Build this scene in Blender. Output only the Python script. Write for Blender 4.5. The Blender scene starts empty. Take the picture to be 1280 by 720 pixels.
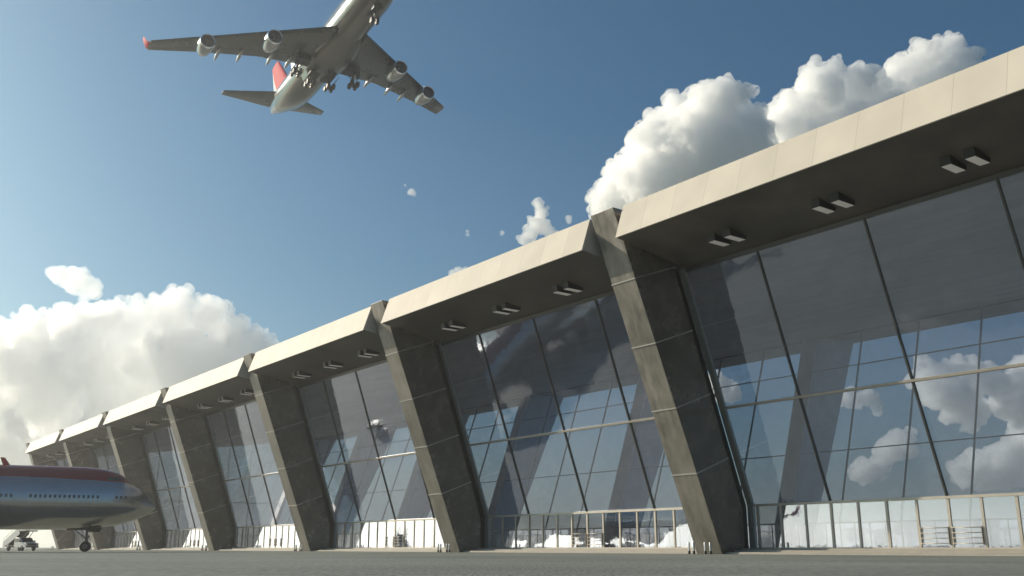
import bpy, bmesh, math, random
from mathutils import Vector, Matrix, noise
random.seed(7)
scene = bpy.context.scene
COL = scene.collection
rad = math.radians

# ------------------------------------------------------------------ materials
def new_mat(name):
    m = bpy.data.materials.new(name); m.use_nodes = True
    nt = m.node_tree; nt.nodes.clear()
    out = nt.nodes.new('ShaderNodeOutputMaterial')
    return m, nt, out

class NT:
    def __init__(s, nt): s.nt = nt
    def n(s, t, **kw):
        nd = s.nt.nodes.new(t)
        for k, v in kw.items():
            if k.startswith('i_'):
                key = k[2:]
                nd.inputs[int(key) if key.isdigit() else key.replace('_', ' ')].default_value = v
            else: setattr(nd, k, v)
        return nd
    def l(s, a, b): s.nt.links.new(a, b)

def principled(name, col, rough=.5, metal=0., var=0.12, scale=1.5, bump=0., bscale=20., stretch=(1, 1, 1), rvar=0.0,
               var2=0., scale2=.3, coat=0., spec=.5):
    """base colour with two noises of wear, roughness variation and a bump"""
    m, nt, out = new_mat(name); N = NT(nt)
    p = N.n('ShaderNodeBsdfPrincipled'); N.l(p.outputs[0], out.inputs[0])
    p.inputs['Metallic'].default_value = metal; p.inputs['Roughness'].default_value = rough
    p.inputs['Specular IOR Level'].default_value = spec
    if coat: p.inputs['Coat Weight'].default_value = coat; p.inputs['Coat Roughness'].default_value = .08
    tc = N.n('ShaderNodeTexCoord'); mp = N.n('ShaderNodeMapping'); N.l(tc.outputs['Object'], mp.inputs[0])
    mp.inputs['Scale'].default_value = stretch
    nz = N.n('ShaderNodeTexNoise'); nz.inputs['Scale'].default_value = scale; nz.inputs['Detail'].default_value = 7
    nz.inputs['Roughness'].default_value = .62
    N.l(mp.outputs[0], nz.inputs['Vector'])
    mr = N.n('ShaderNodeMapRange'); mr.inputs[1].default_value = .25; mr.inputs[2].default_value = .75
    mr.inputs[3].default_value = 1 - var; mr.inputs[4].default_value = 1 + var
    N.l(nz.outputs[0], mr.inputs[0])
    fac = mr.outputs[0]
    if var2:
        nz2 = N.n('ShaderNodeTexNoise'); nz2.inputs['Scale'].default_value = scale2; nz2.inputs['Detail'].default_value = 4
        N.l(mp.outputs[0], nz2.inputs['Vector'])
        mr2 = N.n('ShaderNodeMapRange'); mr2.inputs[1].default_value = .3; mr2.inputs[2].default_value = .7
        mr2.inputs[3].default_value = 1 - var2; mr2.inputs[4].default_value = 1 + var2
        N.l(nz2.outputs[0], mr2.inputs[0])
        mm = N.n('ShaderNodeMath', operation='MULTIPLY'); N.l(fac, mm.inputs[0]); N.l(mr2.outputs[0], mm.inputs[1]); fac = mm.outputs[0]
    mx = N.n('ShaderNodeVectorMath', operation='SCALE'); mx.inputs[0].default_value = col[:3]
    N.l(fac, mx.inputs['Scale']); N.l(mx.outputs[0], p.inputs['Base Color'])
    if rvar:
        mr3 = N.n('ShaderNodeMapRange'); mr3.inputs[1].default_value = .3; mr3.inputs[2].default_value = .7
        mr3.inputs[3].default_value = max(.02, rough - rvar); mr3.inputs[4].default_value = rough + rvar
        N.l(nz.outputs[0], mr3.inputs[0]); N.l(mr3.outputs[0], p.inputs['Roughness'])
    if bump:
        nb = N.n('ShaderNodeTexNoise'); nb.inputs['Scale'].default_value = bscale; nb.inputs['Detail'].default_value = 6
        N.l(mp.outputs[0], nb.inputs['Vector'])
        b = N.n('ShaderNodeBump'); b.inputs['Strength'].default_value = bump; b.inputs['Distance'].default_value = .05
        N.l(nb.outputs[0], b.inputs['Height']); N.l(b.outputs[0], p.inputs['Normal'])
    return m

def glass_mat(name, tint, base=.05, gain=1.0, ior=1.5, wave=.0, wscale=.25, dust_veil=0.):
    m, nt, out = new_mat(name); N = NT(nt)
    tr = N.n('ShaderNodeBsdfTransparent'); tr.inputs[0].default_value = (*tint, 1)
    gl = N.n('ShaderNodeBsdfGlossy'); gl.inputs[0].default_value = (.83, .88, 1, 1); gl.inputs['Roughness'].default_value = .0
    fr = N.n('ShaderNodeLayerWeight'); fr.inputs['Blend'].default_value = .5
    pw = N.n('ShaderNodeMath', operation='POWER'); pw.inputs[1].default_value = ior; N.l(fr.outputs['Facing'], pw.inputs[0])
    ma = N.n('ShaderNodeMath', operation='MULTIPLY_ADD', use_clamp=True); ma.inputs[1].default_value = gain; ma.inputs[2].default_value = base
    N.l(pw.outputs[0], ma.inputs[0])
    if wave:
        tc = N.n('ShaderNodeTexCoord')
        nb = N.n('ShaderNodeTexNoise'); nb.inputs['Scale'].default_value = wscale; nb.inputs['Detail'].default_value = 5
        oi = N.n('ShaderNodeObjectInfo'); ml = N.n('ShaderNodeMath', operation='MULTIPLY'); ml.inputs[1].default_value = 60; N.l(oi.outputs['Random'], ml.inputs[0])
        av = N.n('ShaderNodeVectorMath', operation='ADD'); N.l(tc.outputs['Object'], av.inputs[0]); N.l(ml.outputs[0], av.inputs[1])
        N.l(av.outputs[0], nb.inputs['Vector'])      # every pane with a warp of its own
        b = N.n('ShaderNodeBump'); b.inputs['Strength'].default_value = wave; b.inputs['Distance'].default_value = .1
        N.l(nb.outputs[0], b.inputs['Height']); N.l(b.outputs[0], gl.inputs['Normal'])
    mx = N.n('ShaderNodeMixShader'); N.l(ma.outputs[0], mx.inputs[0]); N.l(tr.outputs[0], mx.inputs[1]); N.l(gl.outputs[0], mx.inputs[2])
    res = mx.outputs[0]
    if dust_veil:
        df = N.n('ShaderNodeBsdfDiffuse'); df.inputs[0].default_value = (.64, .66, .82, 1)  # film of dust tinted lavender, painting a pale hazy veil over the panes
        tc2 = N.n('ShaderNodeTexCoord'); nd = N.n('ShaderNodeTexNoise'); nd.inputs['Scale'].default_value = .8; nd.inputs['Detail'].default_value = 7; N.l(tc2.outputs['Object'], nd.inputs['Vector'])
        rd = N.n('ShaderNodeMapRange'); rd.inputs[1].default_value = .3; rd.inputs[2].default_value = .7; rd.inputs[3].default_value = dust_veil*.6; rd.inputs[4].default_value = dust_veil*1.4; N.l(nd.outputs[0], rd.inputs[0])
        md = N.n('ShaderNodeMixShader'); N.l(rd.outputs[0], md.inputs[0]); N.l(res, md.inputs[1]); N.l(df.outputs[0], md.inputs[2]); res = md.outputs[0]
    N.l(res, out.inputs[0])
    return m

def panel_mat(name, col, rough, metal, pitch=2.72, var=.05):
    """cladding in panels along Y: each panel its own slight tone, dark hairline joints, brushed wear"""
    m, nt, out = new_mat(name); N = NT(nt)
    p = N.n('ShaderNodeBsdfPrincipled'); N.l(p.outputs[0], out.inputs[0])
    p.inputs['Metallic'].default_value = metal; p.inputs['Roughness'].default_value = rough
    g = N.n('ShaderNodeNewGeometry'); sp = N.n('ShaderNodeSeparateXYZ'); N.l(g.outputs['Position'], sp.inputs[0])
    dv = N.n('ShaderNodeMath', operation='DIVIDE'); dv.inputs[1].default_value = pitch; N.l(sp.outputs['Y'], dv.inputs[0])
    fl = N.n('ShaderNodeMath', operation='FLOOR'); N.l(dv.outputs[0], fl.inputs[0])
    wn = N.n('ShaderNodeTexWhiteNoise', noise_dimensions='1D'); N.l(fl.outputs[0], wn.inputs['W'])
    mr = N.n('ShaderNodeMapRange'); mr.inputs[3].default_value = 1 - var; mr.inputs[4].default_value = 1 + var
    N.l(wn.outputs['Value'], mr.inputs[0])
    fc = N.n('ShaderNodeMath', operation='FRACT'); N.l(dv.outputs[0], fc.inputs[0])
    gt = N.n('ShaderNodeMath', operation='GREATER_THAN'); gt.inputs[1].default_value = .012; N.l(fc.outputs[0], gt.inputs[0])
    mr0 = N.n('ShaderNodeMapRange'); mr0.inputs[3].default_value = .72; mr0.inputs[4].default_value = 1.; N.l(gt.outputs[0], mr0.inputs[0])
    nz = N.n('ShaderNodeTexNoise'); nz.inputs['Scale'].default_value = .5; nz.inputs['Detail'].default_value = 6
    N.l(g.outputs['Position'], nz.inputs['Vector'])
    mr2 = N.n('ShaderNodeMapRange'); mr2.inputs[1].default_value = .3; mr2.inputs[2].default_value = .7
    mr2.inputs[3].default_value = .93; mr2.inputs[4].default_value = 1.05; N.l(nz.outputs[0], mr2.inputs[0])
    a = N.n('ShaderNodeMath', operation='MULTIPLY'); N.l(mr.outputs[0], a.inputs[0]); N.l(mr2.outputs[0], a.inputs[1])
    a2 = N.n('ShaderNodeMath', operation='MULTIPLY'); N.l(a.outputs[0], a2.inputs[0]); N.l(mr0.outputs[0], a2.inputs[1])
    sc = N.n('ShaderNodeVectorMath', operation='SCALE'); sc.inputs[0].default_value = col; N.l(a2.outputs[0], sc.inputs['Scale'])
    N.l(sc.outputs[0], p.inputs['Base Color'])
    return m

M = {}
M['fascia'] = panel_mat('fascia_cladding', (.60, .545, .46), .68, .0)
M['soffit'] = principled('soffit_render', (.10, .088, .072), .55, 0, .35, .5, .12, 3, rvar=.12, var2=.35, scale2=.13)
M['pier_front'] = principled('pier_front_metal', (.215, .20, .175), .42, .3, .30, 2.2, .08, 14, stretch=(1, 1, .10), rvar=.12, var2=.28, scale2=.5)
M['pier_side'] = principled('pier_side_stone', (.19, .168, .138), .24, .5, .36, .6, 1.0, .35, rvar=.1, var2=.2, scale2=.15)
M['rear_pier'] = principled('rear_pier_metal', (.64, .67, .74), .4, 0, .12, .6)
M['joint'] = principled('joint_strip_metal', (.55, .53, .5), .35, .5, .08)
M['reveal'] = principled('dark_reveal', (.018, .018, .018), .35, .2, .2)
M['frame'] = principled('frame_metal', (.46, .42, .36), .4, .3, .12, 2.)
M['post'] = principled('post_metal', (.37, .4, .39), .3, .6, .1, 1.2)
M['mullion'] = principled('mullion_metal', (.10, .10, .095), .35, .5, .12, 2.)
M['glass'] = glass_mat('tinted_glass', (.90, .925, .975), .18, .80, 4.0, .13, .6, .045)
M['door_glass'] = glass_mat('clear_glass', (.97, .965, .96), .34, .66, 5., .05, .5)
M['far_glass'] = glass_mat('rear_glass', (.955, .965, .975), .015, .9, 5., dust_veil=.06)
M['ceiling'] = principled('ceiling_concrete', (.36, .345, .32), .6, 0, .3, .35, .1, 2, stretch=(1, .35, 1), var2=.15, scale2=.07)
M['roof'] = principled('roof_sheet', (.42, .40, .36), .55, 0, .12)
M['plinth'] = principled('plinth_stone', (.36, .33, .285), .55, 0, .14, .8, .1, 12)
M['floor'] = principled('hall_floor', (.60, .56, .50), .25, 0, .1, .4)
M['lens'] = None
def lens_mat():
    m, nt, out = new_mat('lamp_lens'); N = NT(nt)
    p = N.n('ShaderNodeBsdfPrincipled'); N.l(p.outputs[0], out.inputs[0]); p.inputs['Base Color'].default_value = (.8, .78, .74, 1); p.inputs['Roughness'].default_value = .5
    p.inputs['Emission Color'].default_value = (1, .93, .84, 1); p.inputs['Emission Strength'].default_value = .06
    return m
M['lens'] = lens_mat()
M['housing'] = principled('lamp_housing', (.035, .033, .03), .5, .2, .15)
M['steel'] = principled('bollard_steel', (.55, .54, .52), .3, .7, .1, 6)
M['black'] = principled('black_rubber', (.015, .015, .016), .6, 0, .25, 8, .1, 40)
M['hull'] = None

# ------------------------------------------------------------------ mesh builder
class MB:
    def __init__(s): s.v = []; s.f = []; s.mi = []; s.sm = []
    def add(s, verts, faces, mi=0, smooth=False):
        b = len(s.v); s.v += [tuple(v) for v in verts]
        for f in faces: s.f.append(tuple(b + i for i in f)); s.mi.append(mi); s.sm.append(smooth)
        return s
    def box(s, lo, hi, mi=0):
        x0, y0, z0 = lo; x1, y1, z1 = hi
        return s.add([(x0,y0,z0),(x1,y0,z0),(x1,y1,z0),(x0,y1,z0),(x0,y0,z1),(x1,y0,z1),(x1,y1,z1),(x0,y1,z1)],
              [(3,2,1,0),(4,5,6,7),(0,1,5,4),(1,2,6,5),(2,3,7,6),(3,0,4,7)], mi)
    def prism_y(s, prof, y0, y1, mi=0, mis=None):
        """XZ polygon (counter-clockwise in X right, Z up) swept along Y"""
        n = len(prof); vs = [(x, y0, z) for x, z in prof] + [(x, y1, z) for x, z in prof]
        b = len(s.v); s.v += vs
        s.f.append(tuple(b + i for i in range(n))); s.mi.append(mis['cap'] if mis else mi); s.sm.append(False)
        s.f.append(tuple(b + n + i for i in reversed(range(n)))); s.mi.append(mis['cap'] if mis else mi); s.sm.append(False)
        for i in range(n):
            j = (i + 1) % n
            s.f.append((b + j, b + i, b + n + i, b + n + j)); s.mi.append(mis.get(i, mi) if mis else mi); s.sm.append(False)
        return s
    def obox(s, c, ax, ay, az, mi=0):
        """oriented box: centre and three half-axes"""
        c, ax, ay, az = Vector(c), Vector(ax), Vector(ay), Vector(az)
        vs = [c + sx*ax + sy*ay + sz*az for sz in (-1,1) for (sx,sy) in ((-1,-1),(1,-1),(1,1),(-1,1))]
        return s.add(vs, [(3,2,1,0),(4,5,6,7),(0,1,5,4),(1,2,6,5),(2,3,7,6),(3,0,4,7)], mi)
    def bar(s, a, b, w, h, up=(0,0,1), mi=0):
        a, b = Vector(a), Vector(b); d = (b - a); L = d.length; d.normalize()
        sd = d.cross(Vector(up)); 
        if sd.length < 1e-4: sd = d.cross(Vector((1,0,0)))
        sd.normalize(); u = sd.cross(d)
        return s.obox((a + b)/2, d*L/2, sd*w/2, u*h/2, mi)
    def tube(s, a, b, r0, r1=None, n=12, mi=0, caps=True, smooth=True):
        a, b = Vector(a), Vector(b); r1 = r0 if r1 is None else r1
        d = (b - a).normalized(); t = Vector((0,0,1)) if abs(d.z) < .9 else Vector((1,0,0))
        u = d.cross(t).normalized(); w = d.cross(u)
        vs = []
        for c, r in ((a, r0), (b, r1)):
            for i in range(n):
                an = 2*math.pi*i/n; vs.append(c + u*math.cos(an)*r + w*math.sin(an)*r)
        s.add(vs, [(i, (i+1)%n, n+(i+1)%n, n+i) for i in range(n)], mi, smooth)
        if caps:
            b0 = len(s.v) - 2*n
            s.f.append(tuple(b0 + i for i in reversed(range(n)))); s.f.append(tuple(b0 + n + i for i in range(n)))
            s.mi += [mi, mi]; s.sm += [False, False]
        return s
    def lathe(s, prof, c=(0,0,0), axis='x', n=24, mi=0):
        """prof: (t, r) along axis"""
        c = Vector(c); rings = []
        A = {'x': (Vector((1,0,0)), Vector((0,1,0)), Vector((0,0,1))), 'y': (Vector((0,1,0)), Vector((0,0,1)), Vector((1,0,0))),
             'z': (Vector((0,0,1)), Vector((1,0,0)), Vector((0,1,0)))}[axis]
        vs = []
        for t, r in prof:
            for i in range(n):
                an = 2*math.pi*i/n; vs.append(c + A[0]*t + A[1]*math.cos(an)*r + A[2]*math.sin(an)*r)
        fs = []
        for k in range(len(prof)-1):
            for i in range(n):
                j = (i+1)%n; fs.append((k*n+i, k*n+j, (k+1)*n+j, (k+1)*n+i))
        return s.add(vs, fs, mi, True)
    def rings(s, R, mi=0, cap=True, smooth=True, mifn=None):
        n = len(R[0]); b = len(s.v)
        for r in R: s.v += [tuple(p) for p in r]
        for k in range(len(R)-1):
            for i in range(n):
                j = (i+1)%n
                s.f.append((b+k*n+i, b+k*n+j, b+(k+1)*n+j, b+(k+1)*n+i)); s.mi.append(mi); s.sm.append(smooth)
        if cap:
            s.f.append(tuple(b+i for i in reversed(range(n)))); s.f.append(tuple(b+(len(R)-1)*n+i for i in range(n)))
            s.mi += [mi, mi]; s.sm += [False, False]
        return s
    def build(s, name, mats, parent=None, origin=None, bevel=0.):
        """origin: where the object's own origin goes (coordinates are in the parent's frame)"""
        if not isinstance(mats, (list, tuple)): mats = [mats]
        o0 = Vector(origin) if origin else Vector((0,0,0))
        me = bpy.data.meshes.new(name)
        me.from_pydata([tuple(Vector(v) - o0) for v in s.v], [], s.f)
        for m in mats: me.materials.append(m)
        me.polygons.foreach_set('material_index', s.mi); me.polygons.foreach_set('use_smooth', s.sm)
        bm = bmesh.new(); bm.from_mesh(me); bmesh.ops.recalc_face_normals(bm, faces=bm.faces[:]); bm.to_mesh(me); bm.free()
        me.update()
        o = bpy.data.objects.new(name, me); COL.objects.link(o)
        o.location = o0
        if parent: o.parent = parent
        if bevel:
            bv = o.modifiers.new('bevel', 'BEVEL'); bv.width = bevel; bv.segments = 2; bv.limit_method = 'ANGLE'; bv.angle_limit = rad(40)
        return o

def tag(o, label=None, cat=None, group=None, kind=None):
    if label: o['label'] = label
    if cat: o['category'] = cat
    if group: o['group'] = group
    if kind: o['kind'] = kind
    return o

def empty(name, loc=(0,0,0), rot=None):
    o = bpy.data.objects.new(name, None); COL.objects.link(o); o.location = loc
    if rot is not None: o.rotation_euler = rot
    o.empty_display_size = .5
    return o

def copy_tree(o, parent=None):
    c = o.copy(); COL.objects.link(c); c.parent = parent
    for ch in list(o.children): copy_tree(ch, c)
    return c

# ------------------------------------------------------------------ camera, light, sky
CAM = Vector((0, 0, .45)); HEAD = rad(36.803); PITCH = rad(15.118)
F_ = Vector((math.sin(HEAD), math.cos(HEAD), 0)); R_ = Vector((math.cos(HEAD), -math.sin(HEAD), 0)); Z_ = Vector((0,0,1))
cd = bpy.data.cameras.new('camera'); cam = bpy.data.objects.new('camera', cd); COL.objects.link(cam)
cam.location = CAM; cam.rotation_euler = (math.pi/2 + PITCH, 0, -HEAD)
cd.sensor_width = 36; cd.lens = 36*1200/1280; cd.clip_start = .05; cd.clip_end = 30000
scene.camera = cam
FW = F_*math.cos(PITCH) + Z_*math.sin(PITCH); UP = -F_*math.sin(PITCH) + Z_*math.cos(PITCH)
def sky_dir(x, y):                       # direction of a bearing in the sky
    return (R_*(x-640) - UP*(y-360) + FW*1200).normalized()

SUN_EL = rad(22); SUN_AZ = HEAD - rad(63)       # bearing clockwise from +Y
sun_dir = Vector((math.sin(SUN_AZ)*math.cos(SUN_EL), math.cos(SUN_AZ)*math.cos(SUN_EL), math.sin(SUN_EL)))
sl = bpy.data.lights.new('sun', 'SUN'); sl.energy = 5.0; sl.angle = rad(.5); sl.color = (1, .875, .69)
so = bpy.data.objects.new('sun', sl); COL.objects.link(so); so.rotation_euler = sun_dir.to_track_quat('Z', 'Y').to_euler()
so.location = (0, 0, 200)

w = bpy.data.worlds.new('World'); scene.world = w; w.use_nodes = True
nt = w.node_tree; nt.nodes.clear(); N = NT(nt)
wo = N.n('ShaderNodeOutputWorld'); bg = N.n('ShaderNodeBackground'); N.l(bg.outputs[0], wo.inputs[0])
sk = N.n('ShaderNodeTexSky'); sk.sky_type = 'NISHITA'; sk.sun_disc = False
sk.sun_elevation = SUN_EL; sk.sun_rotation = SUN_AZ; sk.air_density = 1.0; sk.dust_density = 2.2; sk.ozone_density = 3.5; sk.altitude = 0
tn = N.n('ShaderNodeVectorMath', operation='MULTIPLY'); tn.inputs[1].default_value = (.58, .95, 1.04); N.l(sk.outputs[0], tn.inputs[0])
N.l(tn.outputs[0], bg.inputs[0]); bg.inputs[1].default_value = .07

# ------------------------------------------------------------------ ground
def asphalt():
    m, nt, out = new_mat('asphalt'); N = NT(nt)
    p = N.n('ShaderNodeBsdfPrincipled'); N.l(p.outputs[0], out.inputs[0]); p.inputs['Roughness'].default_value = .8; p.inputs['Specular IOR Level'].default_value = .12
    g = N.n('ShaderNodeNewGeometry')
    n1 = N.n('ShaderNodeTexNoise'); n1.inputs['Scale'].default_value = 2.6; n1.inputs['Detail'].default_value = 10; n1.inputs['Roughness'].default_value = .85
    n2 = N.n('ShaderNodeTexNoise'); n2.inputs['Scale'].default_value = .09; n2.inputs['Detail'].default_value = 5
    n3 = N.n('ShaderNodeTexVoronoi'); n3.inputs['Scale'].default_value = 26
    mq = N.n('ShaderNodeMapping'); mq.inputs['Rotation'].default_value = (0, 0, HEAD); N.l(g.outputs['Position'], mq.inputs[0])
    mp = N.n('ShaderNodeMapping'); mp.inputs['Scale'].default_value = (5.5, .45, 1); N.l(mq.outputs[0], mp.inputs[0]); N.l(mp.outputs[0], n1.inputs['Vector'])
    for q in (n2, n3): N.l(g.outputs['Position'], q.inputs['Vector'])
    a = N.n('ShaderNodeMapRange'); a.inputs[1].default_value = .3; a.inputs[2].default_value = .7; a.inputs[3].default_value = .05; a.inputs[4].default_value = 1.95
    N.l(n1.outputs[0], a.inputs[0])
    b = N.n('ShaderNodeMapRange'); b.inputs[1].default_value = .3; b.inputs[2].default_value = .7; b.inputs[3].default_value = .82; b.inputs[4].default_value = 1.18
    N.l(n2.outputs[0], b.inputs[0])
    mm = N.n('ShaderNodeMath', operation='MULTIPLY'); N.l(a.outputs[0], mm.inputs[0]); N.l(b.outputs[0], mm.inputs[1])
    sc = N.n('ShaderNodeVectorMath', operation='SCALE'); sc.inputs[0].default_value = (.215, .232, .212); N.l(mm.outputs[0], sc.inputs['Scale'])
    N.l(sc.outputs[0], p.inputs['Base Color'])
    bp = N.n('ShaderNodeBump'); bp.inputs['Strength'].default_value = .15; bp.inputs['Distance'].default_value = .01
    N.l(n3.outputs['Distance'], bp.inputs['Height']); N.l(bp.outputs[0], p.inputs['Normal'])
    return m
M['asphalt'] = asphalt()
g = MB(); g.add([(-5000,-5000,0),(5000,-5000,0),(5000,5000,0),(-5000,5000,0)], [(0,1,2,3)])
tag(g.build('ground', M['asphalt']), kind='structure')

# ------------------------------------------------------------------ terminal
S = 32.65; YP = [47.7 - 2*S + S*i for i in range(9)]           # pier centre lines
XD = 56.0; ZF = .385; ZH = 3.32; GT = (50.1, 19.97)            # door plane, floor, door head, glass top
def gx(z): return XD + (z - ZH)*(GT[0]-XD)/(GT[1]-ZH)
XM = 79.85; XF = 2*XM - XD; ZT2 = 28.5
def gx2(z): return XF + (z - ZH)*.35
T = empty('terminal_building', (XD, YP[2], 0))
tag(T, 'long airport terminal with leaning piers, tinted glass bays and a beige canopy', 'terminal')
OFF = Vector(T.location)
class TB(MB):
    def build(s, name, mats, parent=T, bevel=0., origin=None):
        base = OFF if parent is T else OFF + PL[parent.name]
        s.v = [tuple(Vector(v) - base) for v in s.v]
        o = MB.build(s, name, mats, parent, bevel=bevel)
        PL[o.name] = Vector((0,0,0)) if parent is T else PL[parent.name]
        return o
PL = {}

Y0, Y1 = YP[0]-1.2, YP[-1]+1.2
# floor and steps
t = TB()
for k, (xa, xb, zb) in enumerate(((53.35, 2*XM-53.35, .13), (54.2, 2*XM-54.2, .26), (55.1, 2*XM-55.1, ZF))):
    t.box((xa, Y0-1.2+.3*k, [-.02, .13, .26][k]), (xb, Y1+1.2-.3*k, zb))
t.build('plinth', M['plinth'], bevel=.015)
t = TB(); t.box((XD+.12, Y0+.1, ZF+.003), (XF-.12, Y1-.1, ZF+.02)); t.build('floor', M['floor'])
# roof slab with the hall ceiling under it
t = TB()
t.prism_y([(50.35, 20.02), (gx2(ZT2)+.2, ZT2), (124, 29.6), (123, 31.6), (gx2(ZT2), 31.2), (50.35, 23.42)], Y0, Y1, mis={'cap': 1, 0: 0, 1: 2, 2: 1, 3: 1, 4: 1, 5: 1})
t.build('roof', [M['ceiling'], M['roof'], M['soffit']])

# piers
def make_pier(y, first=None):
    h = 1.18
    t = TB()
    prof = [(53.0, 0), (55.42, 0), (55.42, 3.1), (49.55, 19.92), (49.95, 20.06), (49.95, 23.44), (43.6, 23.44)]
    t.prism_y(prof, y-h, y+h, mis={'cap': 1, 0: 1, 1: 1, 2: 1, 3: 1, 4: 0, 5: 0, 6: 0})
    o = t.build('pier', [M['pier_front'], M['pier_side']], bevel=.03)
    # light strips across front and sides, square to the lean
    for z in (5.4, 9.8, 14.2, 18.6):
        xf = 53.0 - z*.4013
        d = Vector((1, 0, .37)).normalized(); nrm = Vector((-.37, 0, 1)).normalized()
        xb_len = (55.42 - (z+1-3.1)*.349 - xf)/d.x*.985
        c = Vector((xf, y, z))
        q = TB(); q.obox(c + d*(xb_len/2-.02), d*(xb_len/2+.02), Vector((0, h+.018, 0)), nrm*.045)
        q.build('joint_strip', M['joint'], o)
    # the dark reveal between pier and glass
    q = TB(); q.prism_y([(55.43, .39), (56.1, .39), (56.1, ZH), (50.2, 19.93), (49.57, 19.93), (55.43, 3.11)], y-h+.22, y+h-.22)
    q.build('reveal_strip', M['reveal'], o)
    return o
for y in YP: make_pier(y)
def make_rear_pier(y):
    h = 1.18; t = TB(); mx = lambda p: [(2*XM - x, z) for x, z in reversed(p)]
    t.prism_y(mx([(52.6, 0), (56.6, 0), (56.6, 3.1), (gx2(ZT2)*-1 + 2*XM + .5, ZT2-.1), (2*XM - 121, 29.4)]), y-h, y+h, mis={'cap': 1})
    o = t.build('pier', [M['rear_pier'], M['rear_pier']], bevel=.03)
    o['label'] = 'pier of the rear facade seen through the glass'
    q = TB(); q.obox((2*XM-56.0, y, 12), (.02, 0, 0), (0, .01, 0), (0, 0, .01)); 
    return o
for y in YP: make_rear_pier(y)

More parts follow.
